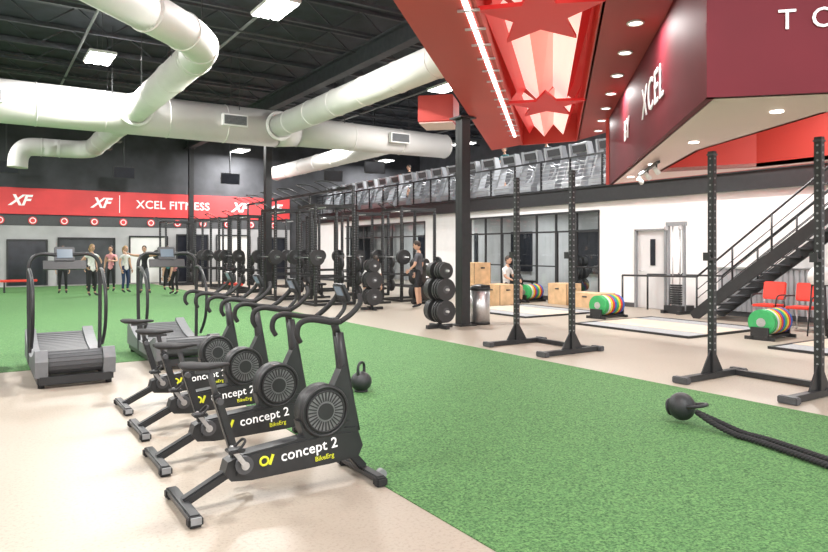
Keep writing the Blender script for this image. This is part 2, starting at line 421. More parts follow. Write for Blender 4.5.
# track lights
g.beam((8.5,6.4,HD-.05),(9.8,7.8,HD-.05),.04,.04,BLK)
for t in (0.1,.5,.9):
    x=8.5+1.3*t;y=6.4+1.4*t
    g.cyl((x,y,HD-.05),(x,y,HD-.15),.012,BLK,seg=8); g.cyl((x-.05,y,HD-.13),(x+.05,y,HD-.20),.03,WHT,r2=.04)
g.done(recalc=True)
for (x,y) in [(7.6,5.2),(9.6,7.6),(8.2,2.6)]:
    l=area((x,y,HD-.03),.2,.2,22); l.name='downlight_glow'
for (x,y) in [(9.5,4.5)]:
    l=area((x,y,3.85),1.2,1.6,60); l.name='opening_area_light'  # bare area light inside the soffit opening, no fixture modelled
g=G('ceiling_bulkhead_box'); g.box((0,0,.30),(.95,.8,.6),REDC,bev=.02); g.box((0,0,-.01),(.9,.75,.03),PINK); g.done((8.85,12.6,4.42),math.radians(45))

# ------------------------------------------------------------ back wall
g=G('banner'); g.box((6.2,32.97,3.65),(14.8,.06,1.12),RED)
for x in (-.2,1.4,4.55,10.9,12.7):
    g.text('XF',.62,(x,32.93,3.66),(1,0,0),(0,0,1),WLET,.005,shear=.35,bold=.02)
g.text('XCEL FITNESS',.52,(7.75,32.93,3.65),(1,0,0),(0,0,1),WLET,.005,bold=.008,space=1.05)
g.box((5.35,32.93,3.65),(.03,.02,.8),WLET)
g.done()
g=G('logo_discs'); g.box((6.2,32.96,2.82),(14.8,.08,.42),DGR)
for k in range(12):
    x=-.5+k*1.2; g.cyl((x,32.91,2.82),(x,32.87,2.82),.17,RED,seg=20); g.torus((x,32.87,2.82),(0,1,0),.11,.02,WLET,16,6)
g.done()
g=G('wall_back_panels')
wp=mat('grey_wall_panels',(.42,.42,.43),.6,noise=(1,.15))
g.box((6.2,32.96,1.3),(14.8,.08,2.6),wp)
for (x,w,h,m) in [(-.3,1.5,2.2,SCR),(1.7,1.4,1.9,SCR),(4.0,2.2,2.0,BACKW),(6.6,1.6,2.1,WHT),(8.6,1.4,2.2,SCR),(10.6,1.6,2.2,WHT),(12.6,1.4,2.1,SCR)]:
    g.box((x,32.91,h/2+.05),(w,.05,h),m); 
    g.box((x,32.87,h+.08),(w+.12,.05,.07),BLK)
    for k in (-1,1): g.box((x+k*(w/2+.03),32.87,h/2+.05),(.07,.05,h),BLK)
g.done()
for (x,y,z) in [(.9,31.5,4.9),(5.3,31.5,4.95),(10,31.5,4.95),(14.2,29,5.1),(14.2,25,5.1)]:
    g=G('hanging_television'); g.box((0,0,0),(.9,.06,.52),BLK,RX(.15),.01); g.box((0,-.035,-.005),(.82,.01,.45),SCR,RX(.15)); g.cyl((0,.05,0),(0,.05,CH-z-.05),.025,DGR,seg=8)
    g.done((x,y,z),-.3 if x>13 else 0)

# ------------------------------------------------------------ mezzanine rail + treadmills
g=G('mezzanine_railing')
y=4.5
while y<32.6:
    g.box((15.05,y,3.88),(.05,.05,1.0),BLK); y+=1.25
for z in (4.36,): g.box((15.05,18.5,z),(.06,28.2,.05),BLK)
for k in range(7): g.cyl((15.05,4.4,3.5+k*.12),(15.05,32.6,3.5+k*.12),.008,SIL,seg=6)
g.done()
TS=mat('treadmill_silver',(.46,.48,.51),.35,.2,noise=(8,.06))
g=G('motorized_treadmill')  # faces -x
g.box((.1,0,.12),(1.9,.78,.24),DGR,bev=.03); g.box((.25,0,.25),(1.5,.52,.02),BLKR)
for k in (-1,1):
    g.box((.2,k*.34,.26),(1.7,.1,.04),TS)
    g.prism([(-.85,.24),(-.55,.24),(-.30,1.15),(-.42,1.5),(-.62,1.5),(-.55,1.1)],'y',k*.36-.035,k*.36+.035,TS)
    g.tube([(-.45,k*.36,1.12),(-.1,k*.37,1.0),(.25,k*.37,.95),(.1,k*.36,.6),(-.3,k*.36,.35)],.03,TS,8)
g.prism([(-.9,.1),(-.45,.1),(-.45,.3),(-.7,.42),(-.9,.3)],'y',-.4,.4,TS)
g.box((-.5,0,1.34),(.09,.70,.32),TS,RY(-.3),.03); g.box((-.43,0,1.38),(.02,.5,.22),SCR,RY(-.3)); g.box((-.55,0,1.32),(.03,.54,.22),DGR,RY(-.3)); g.box((-.38,0,1.1),(.16,.7,.05),DGR)
tm=g.done((16.2,9.2,3.4))
for i in range(1,22): dup(tm,(16.2,9.2+i*1.1,3.4))

# ------------------------------------------------------------ staircase
g=G('staircase')
n=19; y0=9.3; rise=3.4/n; run=4.3/n
for i in range(n):
    g.box((14.2,y0-(i+.5)*run,(i+1)*rise-.02),(.98,run+.03,.04),DGR)
for x in (13.7,14.68): g.beam((x,y0+.1,.03),(x,y0-4.3,3.4-.06),.24,.05,BLK,up=V((1,0,0)))
def rail(x):
    g.tube([(x,11.4,.0),(x,11.4,.92)],.025,BLK,8,1)
    pts=[(x,11.4,.92),(x,y0,.95),(x,y0-4.3,3.4+.92)]
    g.tube(pts,.025,BLK,8,1)
    for k in (.25,.45,.65): g.tube([(x,y0,k),(x,y0-4.3,3.4+k)],.01,BLK,6,1)
    for i in range(6):
        yy=y0-i*.86; zz=(y0-yy)/4.3*3.4; g.tube([(x,yy,zz),(x,yy,zz+.95)],.022,BLK,8,1)
rail(13.7); rail(14.68)
g.box((14.2,4.0,3.36),(1.1,2.0,.08),BLK)
g.done()
g=G('corrugated_wainscot')
pts=[];k=0;yy=1.0
while yy<9.6:
    pts.append((14.955-.02*math.sin(k*math.pi/2),yy)); yy+=.03;k+=1
poly=pts+[(14.995,9.6),(14.995,1.0)]
g.prism(poly,'z',0.12,1.12,CORR); g.box((14.95,5.3,1.14),(.07,8.7,.04),SIL); g.done()

# ------------------------------------------------------------ exercise bike
g=G('exercise_bike')
for x in (-.605,.6):
    g.box((x,0,.045),(.07,.56,.045),BLK,bev=.01)
    for k in (-1,1): g.box((x,k*.265,.03),(.085,.07,.06),BLKR,bev=.012)
for k in (-1,1): g.cyl((.655,k*.2,.045),(.655,k*.16,.045),.035,MGR)
g.box((-.605,-.297,.04),(.06,.01,.04),MGR)
g.beam((-.61,0,.05),(-.22,0,.24),.07,.055,BLK,bev=.01)
g.beam((.48,0,.2),(.61,0,.05),.09,.06,BLK,bev=.01)
g.prism([(-.37,.19),(-.35,.26),(-.25,.295),(.42,.36),(.54,.35),(.585,.22),(.55,.15),(.35,.135),(-.2,.125),(-.33,.14)],'y',-.055,.055,BLK)
g.prism([(-.30,.18),(-.22,.285),(.38,.335),(.50,.32),(.54,.22),(.50,.165),(.3,.15),(-.2,.135)],'y',-.066,.066,BLK)
# front post
g.loft([[(x+a*.5,b,z) for a,b in ((-w,-.035),(w,-.035),(w,.035),(-w,.035))] for x,z,w in ((.52,.32,.11),(.49,.52,.085),(.45,.8,.06),(.42,1.0,.05))],BLK)
g.prism([(.36,.62),(.46,.35),(.56,.34),(.50,.62),(.46,.78),(.43,.76)],'y',-.042,.042,BLK)
# flywheel housing
fc=(.30,.49); fr=.172
g.cyl((fc[0],-.06,fc[1]),(fc[0],.06,fc[1]),fr,BLK,seg=40)
for k in (-1,1):
    g.torus((fc[0],k*.06,fc[1]),(0,1,0),fr-.012,.012,BLK,40,8)
    g.cyl((fc[0],k*.06,fc[1]),(fc[0],k*.066,fc[1]),.135,FGR,seg=36)
    for q in range(28):
        a=q*2*math.pi/28; g.box((fc[0]+.097*math.cos(a),k*.068,fc[1]+.097*math.sin(a)),(.06,.006,.008),BLK,RY(-a))
    g.cyl((fc[0],k*.063,fc[1]),(fc[0],k*.075,fc[1]),.055,BLK,seg=24); g.torus((fc[0],k*.068,fc[1]),(0,1,0),.133,.006,BLK,36,6)
g.prism([(.12,.44),(.16,.32),(.40,.33),(.50,.4),(.34,.4),(.2,.42)],'y',-.052,.052,BLK)
# seat tube and saddle
g.beam((-.27,0,.22),(-.41,0,.68),.05,.06,BLK,bev=.008); g.cyl((-.405,0,.66),(-.45,0,.83),.018,DGR); g.cyl((-.40,-.03,.64),(-.40,-.075,.64),.02,DGR)
g.beam((-.53,0,.822),(-.38,0,.822),.035,.02,DGR)
rings=[]
for x,w,zt,zb in ((-.625,.05,.875,.855),(-.60,.085,.885,.84),(-.54,.10,.883,.835),(-.48,.085,.872,.833),(-.42,.052,.868,.835),(-.36,.032,.866,.838),(-.325,.022,.860,.842)):
    rr=[]
    for q in range(14):
        a=2*math.pi*q/14; c,s_=math.cos(a),math.sin(a)
        rr.append((x,w*(abs(c)**.7)*(1 if c>=0 else -1),(zt+zb)/2+(zt-zb)/2*s_))
    rings.append(rr)
g.loft(rings,BLKR)
# cranks
cz=.235;cx=-.255
for k in (-1,1):
    g.cyl((cx,k*.06,cz),(cx,k*.09,cz),.055,DGR,seg=24); g.cyl((cx,k*.09,cz),(cx,k*.105,cz),.025,SIL)
    a=math.radians(125 if k<0 else -55); ex=cx+.165*math.cos(a);ez=cz+.165*math.sin(a)
    g.beam((cx,k*.11,cz),(ex,k*.115,ez),.016,.028,DGR if k>0 else SIL); g.cyl((ex,k*.115,ez),(ex,k*.16,ez),.012,SIL,seg=10)
    g.box((ex,k*.19,ez),(.10,.085,.022),BLK,bev=.005); g.tube([(ex-.0,k*.15,ez),(ex+.05,k*.16,ez+.05),(ex+.05,k*.22,ez+.05),(ex,k*.235,ez)],.008,BLKR,6)
# handlebar
g.cyl((.42,0,.98),(.385,0,1.08),.026,BLK); g.box((.385,0,1.075),(.07,.1,.05),BLK,bev=.01)
for k in (-1,1):
    g.tube([(.385,0,1.08),(.37,k*.10,1.085),(.34,k*.19,1.09),(.24,k*.215,1.10),(.12,k*.215,1.12),(.05,k*.21,1.095),(.035,k*.21,1.03),(.06,k*.205,.98)],[.016,.016,.017,.018,.019,.019,.018,.016],BLKR,10)
    g.tube([(.34,k*.19,1.09),(.42,k*.2,1.14),(.49,k*.19,1.21),(.50,k*.15,1.26)],[.017,.018,.018,.016],BLKR,10)
g.tube([(.40,0,1.08),(.47,0,1.16),(.46,0,1.24)],.015,BLK,8)
g.box((.45,0,1.27),(.035,.15,.13),BLK,RY(-.45),.01); g.box((.43,0,1.28),(.008,.10,.07),SCRL,RY(-.45))
# lettering
g.text('concept 2',.097,(.185,-.0685,.258),(1,0,.085),(-.085,0,1),WLET,.002,bold=.0006,space=1.03)
g.text('BikeErg',.045,(.29,-.0685,.190),(1,0,.085),(-.085,0,1),YLET,.002)
g.torus((-.125,-.068,.235),(0,1,0),.026,.008,YLET,16,6); g.box((-.078,-.068,.238),(.018,.008,.065),YLET,RY(.35))
g.text('concept 2',.097,(.15,.0685,.258),(-1,0,-.085),(-.085,0,1),WLET,.002)
bk=g.done((1.62,4.10,0.003))
dup(bk,(1.68,5.08,0.003)); dup(bk,(1.74,6.05,0.003)); dup(bk,(1.78,7.03,0.003))

# ------------------------------------------------------------ curved manual treadmill
g=G('curved_treadmill')
def zc(y): return .22+.17*((y-.80)/.85)**2
N=34
for i in range(N):
    y=-.02+1.72*i/(N-1); z=zc(y)
    sl=math.atan2(zc(y+.01)-zc(y-.01),.02)
    g.box((0,y,z),(.56,.044,.022),DGR,RX(sl))
for a in range(9):  # rear roll-over slats
    t=math.pi/2+a*math.pi/8; g.box((0,-.03+.115*math.cos(t),zc(-.02)-.115+.115*math.sin(t)),(.56,.044,.02),DGR,RX(t-math.pi/2))
for k in (-1,1):
    top=[( -.02+1.8*i/16, zc(-.02+1.8*i/16)+.035) for i in range(17)]
    poly=[(-.17,.12),(-.19,.30),(-.12,zc(-.05)+.03)]+top+[(1.86,.36),(1.86,.12)]
    g.prism(poly,'x',k*.35-.065,k*.35+.065,TGR)
    g.box((k*.35,.84,.09),(.09,2.0,.08),BLK)
    g.cyl((k*.35,-.1,0),(k*.35,-.1,.07),.035,BLKR); g.cyl((k*.35,1.75,0),(k*.35,1.75,.07),.035,BLKR)
g.box((0,-.15,.085),(.74,.06,.09),BLK); g.box((0,1.84,.2),(.7,.06,.2),BLK)
arc=[(-.40,1.0,.12),(-.41,1.02,.7),(-.41,1.04,1.25),(-.39,1.06,1.42),(-.30,1.08,1.50),(-.15,1.1,1.50),(0,1.1,1.47)]
g.tube(arc+[(-p[0],p[1],p[2]) for p in arc[-2::-1]],.024,BLK,10)
for k in (-1,1):
    g.tube([(k*.41,1.04,1.30),(k*.41,.85,1.30),(k*.40,.6,1.18),(k*.40,.45,.95),(k*.40,.5,.6),(k*.40,.75,.35)],.021,BLK,10)
g.box((0,1.12,1.5),(.24,.05,.20),DGR,RX(-.35),.01); g.box((0,1.09,1.51),(.18,.01,.12),SCRL,RX(-.35)); g.box((0,1.08,1.36),(.5,.03,.12),BLK,RX(-.35))
ct=g.done((.93,8.72,0.003)); dup(ct,(2.32,9.2,0.006)); dup(ct,(-.30,8.7,0.003))

# ------------------------------------------------------------ squat stands
def post(g,x,y,h,w=.076):
    g.box((x,y,h/2),(w,w,h),BLK,bev=.004)
    z=.35
    while z<h-.05:
        g.cyl((x-w/2-.001,y,z),(x-w/2+.004,y,z),.012,MGR,seg=8); g.cyl((x,y-w/2-.001,z),(x,y-w/2+.004,z),.012,MGR,seg=8); z+=.08
g=G('squat_stand'); q=.62
for y in (-q,q):
    post(g,0,y,2.76)
    g.box((-.02,y,.04),(1.15,.09,.07),BLK,bev=.005)
    g.box((-.60,y,.04),(.09,.2,.075),DGR,bev=.01); g.box((.56,y,.04),(.09,.2,.075),DGR,bev=.01)
    for k in (-1,1): g.prism([(k*.03,.07),(k*.22,.07),(k*.03,.36)],'y',y-.008,y+.008,BLK)
    g.box((-.07,y,1.45),(.1,.08,.03),BLK); g.box((-.115,y,1.48),(.02,.08,.1),BLK)
g.box((.45,0,.04),(.08,2*q,.06),BLK)
for y in(-q,q): g.box((0,y,2.72),(.09,.09,.02),DGR)
ss=g.done((7.48,7.79,0)); dup(ss,(7.48,4.25,0))

# ------------------------------------------------------------ power racks
def plate(g,c,ax,r,t,m):
    ax=V(ax); c=V(c); g.cyl(c-ax*t/2,c+ax*t/2,r,m,seg=24); g.cyl(c-ax*(t/2+.004),c+ax*(t/2+.004),r*.35,SIL if m is not PL['black'] else DGR,seg=16); g.torus(c,ax,r*.82,t/2+.004,m,20,4)
def rack(h,bar=True,pl=('black','black')):
    g=G('power_rack')
    for x in (-.6,.6):
        for y in (-.56,.56): post(g,x,y,h)
        g.box((x,0,.04),(.075,1.12,.07),BLK); g.box((x,0,h-.05),(.07,1.12,.07),BLK)
    for y in (-.56,.56):
        g.box((0,y,.04),(1.2,.07,.07),BLK); g.box((0,y,h-.05),(1.2,.07,.07),BLK); g.box((0,y,.8),(1.2,.05,.05),BLK)
    g.cyl((-.3,-.56,h-.1),(-.3,.56,h-.1),.018,SIL); g.tube([(-.6,-.3,h-.05),(-.9,-.3,h+.12),(-.95,0,h+.12),(-.9,.3,h+.12),(-.6,.3,h-.05)],.018,BLK,8)
    if bar:
        g.cyl((-.66,-1.05,1.35),(-.66,1.05,1.35),.014,SIL)
        for y in (-.56,.56): g.box((-.66,y,1.32),(.1,.07,.03),BLK)
        for k in (-1,1):
            for i,c in enumerate(pl): plate(g,(-.66,k*(.72+i*.075),1.35),(0,1,0),.22,.06,PL[c])
    for k in (-1,1):
        for z in (.35,.75,1.15):
            plate(g,(.72,k*.56,z),(1,0,0),.2,.08,PL['black'])
    return g
r1=rack(2.85).done((8.4,17.6,0))
for (x,y) in [(8.2,20.1),(8.4,24.2),(8.4,26.5),(8.4,28.8),(11.2,17.6),(11.2,20.4),(11.2,23.4),(7.4,30.9)]: dup(r1,(x,y,0))
dup(r1,(11.2,26.6,0))
# rig truss
g=G('training_rig')
for y in (18.8,22.1,25.4,28.7):
    for x in (9.9,): post(g,x,y,3.6)
g.box((9.9,23.75,3.55),(.08,10,.08),BLK); g.box((9.9,23.75,3.0),(.06,10,.06),BLK)
for y in (19.5,21,22.8,24.5,26.2,27.8): g.tube([(9.9,y,3.55),(9.4,y,3.75),(9.1,y+.4,3.78),(9.4,y+.8,3.75),(9.9,y+.8,3.55)],.02,BLK,8)
g.done()
# weight trees
g=G('weight_plate_tree')
g.box((0,0,.04),(.6,.08,.07),BLK); g.box((0,0,.04),(.08,.6,.07),BLK); g.beam((0,0,.05),(0,0,1.35),.07,.07,BLK)
for z,r in ((.35,.24),(.78,.24),(1.15,.18)):
    for k in (-1,1):
        g.cyl((0,0,z),(0,k*.32,z),.025,SIL)
        for j in range(3): plate(g,(0,k*(.09+j*.065),z),(0,1,0),r-.01*j,.05,PL['black'])
wt=g.done((7.70,10.95,0),0)
dup(wt,(10.7,16.2,0),.3); dup(wt,(8.6,15.3,0),-.2); dup(wt,(17.6,16.5,0),1.5); dup(wt,(17.6,20.0,0),1.2)
# adjustable bench
g=G('weight_bench')
g.box((0,0,.44),(.9,.28,.07),BLKR,bev=.02); g.box((.62,0,.62),(.5,.28,.07),BLKR,RY(-.8),.02)
g.beam((-.45,0,.05),(.5,0,.38),.06,.06,BLK); g.box((-.5,0,.035),(.06,.45,.06),BLK); g.box((.6,0,.035),(.06,.5,.06),BLK); g.beam((.6,0,.05),(.3,0,.4),.06,.05,BLK); g.beam((-.35,0,.08),(-.35,0,.42),.05,.05,BLK)
be=g.done((9.85,17.3,0),1.57); be2=[dup(be,(9.4,20.4,0),1.57),dup(be,(12.9,19.2,0),1.4),dup(be,(16.5,18.0,0),1.4),dup(be,(16.6,24.6,0),1.4)]
g=G('training_bench'); g.box((0,0,.42),(1.2,.3,.08),CHAIRR,bev=.02)
for x in (-.45,.45): g.box((x,0,.19),(.06,.06,.38),BLK); g.box((x,0,.03),(.06,.4,.05),BLK)
tb=g.done((1.2,28.6,.006)); dup(tb,(7.15,22.2,0),1.57)

# horizontal bumper plate rows
def bumper_row(seq,n):
    g=G('bumper_plate_row'); L=len(seq)*.075+.1
    for y in (-.13,.13): g.box((0,y,.05),(L+.1,.04,.04),BLK)
    for x in (-L/2,L/2): g.box((x,0,.03),(.05,.5,.06),BLK); g.box((x,0,.12),(.04,.3,.2),BLK)
    for i,c in enumerate(seq):
        x=-L/2+.08+i*.075; plate(g,(x,0,.30),(1,0,0),.225,.062,PL[c])
    return g
seq=['green','green','white','yellow','red','blue','green','yellow','red','blue']
br=bumper_row(seq,0).done((12.15,10.55,0),.1); dup(br,(11.75,6.52,0),.1); dup(br,(14.0,15.1,0),.2)
# lifting platforms
for (x,y) in [(11.7,8.6),(11.7,4.5),(11.7,12.8)]:
    g=G('lifting_platform'); g.box((0,0,.015),(2.4,2.6,.03),CONC); g.box((0,0,.032),(1.2,2.6,.006),WOODL)
    for k in (-1,1): g.box((k*1.22,0,.02),(.05,2.7,.04),BLK)
    for k in (-1,1): g.box((0,k*1.33,.02),(2.45,.05,.04),BLK)
    g.done((x,y,0))
# plyo boxes
def plyo(w,d,h):
    g=G('plyo_box'); g.box((0,0,h/2),(w,d,h),WOOD,bev=.006)
    g.cyl((-w/2-.003,-.07,h*.75),(-w/2-.003,.07,h*.75),.02,BLK,seg=10)
    g.cyl((-.07,-d/2-.003,h*.75),(.07,-d/2-.003,h*.75),.02,BLK,seg=10)
    for k in (-1,1): g.box((k*(w/2-.012),-d/2-.002,h/2),(.006,.006,h-.02),BLK); g.box((-w/2-.002,k*(d/2-.012),h/2),(.006,.006,h-.02),BLK)
    return g
p1=plyo(.6,.75,.6).done((11.9,15.3,0)); dup(p1,(12.3,14.55,0)); dup(p1,(12.0,15.3,.602)); dup(p1,(14.2,13.9,0),.0)
plyo(.6,1.1,.4).done((14.0,12.7,.0),.1)
# waste bin
g=G('trash_can'); g.cyl((0,0,.02),(0,0,.72),.21,SIL,seg=28); g.cyl((0,0,0),(0,0,.04),.215,BLKR,seg=28); g.cyl((0,0,.72),(0,0,.78),.22,BLK,seg=28)
g.sph((0,0,.77),(.2,.2,.07),BLK); g.box((0,-.19,.8),(.2,.04,.06),BLKR); g.done((8.85,11.1,0))
# cable machine
g=G('cable_machine')
for y in (-.22,.22): g.box((0,y,1.1),(.07,.07,2.2),MGR,bev=.01); g.box((.1,y,.04),(.7,.1,.08),BLK)
g.box((0,0,2.2),(.1,.54,.1),MGR); g.box((.1,0,.1),(.5,.5,.2),BLK)
for y in (-.1,.1): g.cyl((0,y,.2),(0,y,2.15),.015,SIL)
for k in range(9): g.box((0,0,.25+k*.055),(.12,.28,.045),BLK)
for y in (-.2,.2): g.cyl((-.12,y,1.0),(-.12,y,2.1),.005,BLK,seg=6); g.cyl((-.12,y-.02,2.1),(-.12,y+.02,2.1),.06,SIL)
g.tube([(-.12,-.26,1.0),(-.12,-.2,.95),(-.12,-.14,1.0)],.012,BLKR,6)
g.done((14.35,10.3,0))
# chairs
g=G('red_chair')
g.box((0,0,.45),(.46,.46,.05),CHAIRR,bev=.02); g.box((.22,0,.74),(.05,.46,.36),CHAIRR,RY(.15),.02)
for x in (-.19,.19):
    for y in (-.2,.2): g.tube([(x*1.1,y*1.1,0),(x,y,.43)],.014,SIL,8,1)
for y in (-.2,.2): g.tube([(.19,y,.43),(.22,y,.62)],.014,SIL,8,1); g.tube([(-.2,y*1.15,.1),(.2,y*1.15,.1)],.01,SIL,6,1); g.tube([(-.19,y*1.2,.45),(-.15,y*1.3,.65),(.18,y*1.2,.66)],.014,BLK,8)
rc=g.done((13.3,7.42,0)); dup(rc,(13.3,6.76,0)); 
g=G('exercise_ball_on_stand')
g.sph((0,0,1.08),(.2,.2,.2),WHT,seg=28); g.torus((0,0,.93),(0,0,1),.13,.015,BLK)
for a in range(3):
    t=a*2.094; g.tube([(.13*math.cos(t),.13*math.sin(t),.93),(.2*math.cos(t),.2*math.sin(t),0)],.014,BLK,8,1)
g.done((12.65,6.12,0))

# ------------------------------------------------------------ kettlebells and rope
def kb(r=.105):
    g=G('kettlebell')
    g.sph((0,0,r*.93),(r,r,r*.93),IRON,seg=24); g.cyl((0,0,0),(0,0,.02),r*.62,IRON)
    g.tube([(-r*.55,0,r*1.55),(-r*.62,0,r*2.0),(-r*.58,0,r*2.4),(-r*.25,0,r*2.66),(r*.25,0,r*2.66),(r*.58,0,r*2.4),(r*.62,0,r*2.0),(r*.55,0,r*1.55)],[.02,.017,.015,.016,.016,.015,.017,.02],IRON,12)
    return g
kb(.118).done((3.52,6.50,.006),.6)
k2=kb(.125).done((5.28,3.86,.13)); k2.rotation_euler=(math.radians(78),0,math.radians(10))
g=G('battle_rope')
def ropeline(pts,r):
    # dense path then three strands
    P=[];pts=[V(p) for p in pts];n=len(pts)
    for i in range(n-1):
        a=pts[max(i-1,0)];b=pts[i];c=pts[i+1];d=pts[min(i+2,n-1)]
        st=max(2,int((c-b).length/.012))
        for k in range(st):
            t=k/st; P.append(.5*((2*b)+(c-a)*t+(2*a-5*b+4*c-d)*t*t+(3*b-a-3*c+d)*t**3))
    for s in range(3):
        Q=[];L=0
        for i,p in enumerate(P):
            if i: L+=(p-P[i-1]).length
            t=(P[min(i+1,len(P)-1)]-P[max(i-1,0)]).normalized(); u=t.cross(V((0,0,1))).normalized(); w=u.cross(t)
            a=L/.10*2*math.pi+s*2*math.pi/3; Q.append(p+(u*math.cos(a)+w*math.sin(a))*r*.5)
        g.tube(Q,r*.6,ROPE,6,1)
ropeline([(5.24,3.56,.15),(5.26,3.42,.08),(5.24,3.2,.034),(5.20,2.95,.034),(5.05,2.42,.034),(4.8,1.6,.034),(4.7,.8,.034),(4.8,.1,.034)],.024)
ropeline([(5.24,3.56,.15),(5.33,3.44,.09),(5.35,3.2,.034),(5.32,2.95,.034),(5.17,2.40,.034),(4.95,1.6,.034),(4.9,.8,.034),(5.0,.1,.034)],.024)
g.done()

# ------------------------------------------------------------ people
def person(name,loc,rz,h,top,bottom,hair,J=None,sleeve=.5,shorts=None,pony=False,head_tilt=(0,0),shoe='black',female=False):
    """faces local +y"""
    sh=.17 if female else .195
    D=dict(pelvis=(0,0,.95),spine=(0,-.01,1.12),chest=(0,0,1.32),neck=(0,-.005,1.47),headb=(0,.01,1.55),
      shL=(-sh,0,1.40),elL=(-sh-.06,-.03,1.12),wrL=(-sh-.06,.07,.88),shR=(sh,0,1.40),elR=(sh+.06,-.03,1.12),wrR=(sh+.06,.07,.88),
      hipL=(-.09,0,.88),knL=(-.105,.03,.49),anL=(-.11,-.02,.09),toL=(-.13,.14,.035),hipR=(.09,0,.88),knR=(.105,.03,.49),anR=(.11,-.02,.09),toR=(.13,.14,.035))
    if J: D.update(J)
    D={k:V(v) for k,v in D.items()}
    Rr=dict(pelvis=.125 if not female else .125,spine=.105 if female else .125,chest=.12 if female else .145,neck=.055,headb=.05,shL=.06,elL=.042,wrL=.028,shR=.06,elR=.042,wrR=.028,
      hipL=.088,knL=.058,anL=.04,toL=.035,hipR=.088,knR=.058,anR=.04,toR=.035)
    names=list(D); E=[('pelvis','spine'),('spine','chest'),('chest','neck'),('neck','headb'),('chest','shL'),('shL','elL'),('elL','wrL'),('chest','shR'),('shR','elR'),('elR','wrR'),
      ('pelvis','hipL'),('hipL','knL'),('knL','anL'),('anL','toL'),('pelvis','hipR'),('hipR','knR'),('knR','anR'),('anR','toR')]
    me=bpy.data.meshes.new('sk'); me.from_pydata([D[n] for n in names],[(names.index(a),names.index(b)) for a,b in E],[])
    ob=bpy.data.objects.new('sk',me); COL.objects.link(ob)
    md=ob.modifiers.new('Skin','SKIN'); md.use_smooth_shade=True; md.branch_smoothing=.5
    sv=me.skin_vertices[0].data
    for i,n in enumerate(names): sv[i].radius=(Rr[n],Rr[n]*(.8 if n in('pelvis','spine','chest') else 1)); sv[i].use_root=(n=='pelvis')
    s2=ob.modifiers.new('Sub','SUBSURF'); s2.levels=1; s2.render_levels=1
    bpy.context.view_layer.update()
    bme=bpy.data.meshes.new_from_object(ob.evaluated_get(bpy.context.evaluated_depsgraph_get()))
    bpy.data.objects.remove(ob)
    g=G(name); g.bm.from_mesh(bme)
    def cls(p):
        best=None
        for a,b in E:
            A=D[a];B=D[b];d=B-A;t=max(0,min(1,(p-A).dot(d)/d.length_squared)); dist=(p-(A+d*t)).length-(Rr[a]*(1-t)+Rr[b]*t)
            if best is None or dist<best[0]: best=(dist,a,b,t)
        _,a,b,t=best
        if b=='headb' : return SKIN
        if b=='neck': return CL[top] if t<.7 else SKIN
        if b[:2]=='sh' or b in('spine','chest'): return CL[top]
        if b[:2]=='el': return CL[top] if t<sleeve*1.0 else SKIN
        if b[:2]=='wr': return CL[top] if sleeve>1.5 else SKIN
        if b[:2]=='hi' : return CL[bottom]
        if b[:2]=='kn': return CL[bottom] if (shorts is None or t<shorts) else SKIN
        if b[:2]=='an': return (CL[bottom] if shorts is None and t<.85 else SKIN) if t<.93 else CL[shoe]
        return CL[shoe]
    for f in g.bm.faces:
        f.smooth=True; f.material_index=g.mi(cls(f.calc_center_median()))
    # head
    hb=D['headb']; up=(D['headb']-D['neck']).normalized()
    Rt=RZ(head_tilt[0])@RX(head_tilt[1])
    hc=hb+Rt@V((0,.015,.10))
    def hp(x,y,z): return hc+Rt@V((x,y,z))
    g.sph(hc,(.074,.092,.115),SKIN,Rt,20); g.sph(hp(0,.02,-.055),(.055,.065,.06),SKIN,Rt,16)
    g.sph(hp(0,.098,-.012),(.012,.02,.022),SKIN,Rt,10)
    for k in (-1,1):
        g.sph(hp(k*.03,.084,.012),(.012,.008,.007),EYE,Rt,8); g.sph(hp(k*.075,.0,-.005),(.010,.02,.03),SKIN,Rt,8)
        g.sph(hp(k*.03,.087,.032),(.018,.006,.004),hair,Rt,8)
    g.sph(hp(0,.082,-.058),(.024,.01,.008),LIP,Rt,8)
    g.sph(hp(0,-.018,.030),(.083,.094,.105),hair,Rt,20)
    if female:
        g.sph(hp(0,-.05,-.03),(.07,.05,.08),hair,Rt,14)
        if pony: g.tube([hp(0,-.09,.06),hp(0,-.15,.03),hp(0,-.16,-.08),hp(0,-.13,-.2)],[.02,.032,.028,.008],hair,10)
    # hands
    for S in 'LR':
        w=D['wr'+S]; dr=(w-D['el'+S]).normalized()
        side=V((1,0,0)) if S=='R' else V((-1,0,0)); fw=V((0,1,0)); 
        pn=side-dr*side.dot(dr)
        if pn.length<.1: pn=V((0,0,1))-dr*dr.z
        pn.normalize(); lat=dr.cross(pn).normalized()
        R=Matrix((lat,pn,dr)).transposed()
        g.sph(w+dr*.055,(.04,.017,.052),SKIN,R,12)
        for i,(o,L) in enumerate(((-.03,.062),(-.010,.075),(.010,.08),(.03,.07))):
            a=w+dr*.088+lat*o; b=a+dr*L*.45-pn*.006; c=b+dr*L*.3-pn*.02; e=c+dr*L*.2-pn*.022
            g.tube([a-dr*.02,a,b,c,e],[.009,.009,.0085,.0075,.006],SKIN,6,2)
        ls=lat if lat.y>0 else -lat
        a=w+dr*.03+ls*.03; g.tube([a,a+ls*.025+dr*.02-pn*.01,a+ls*.035+dr*.05-pn*.018],[.012,.01,.008],SKIN,6,2)
    o=g.done(loc,rz); sc=h/1.76; o.scale=(sc,sc,sc); return o
R_=math.radians
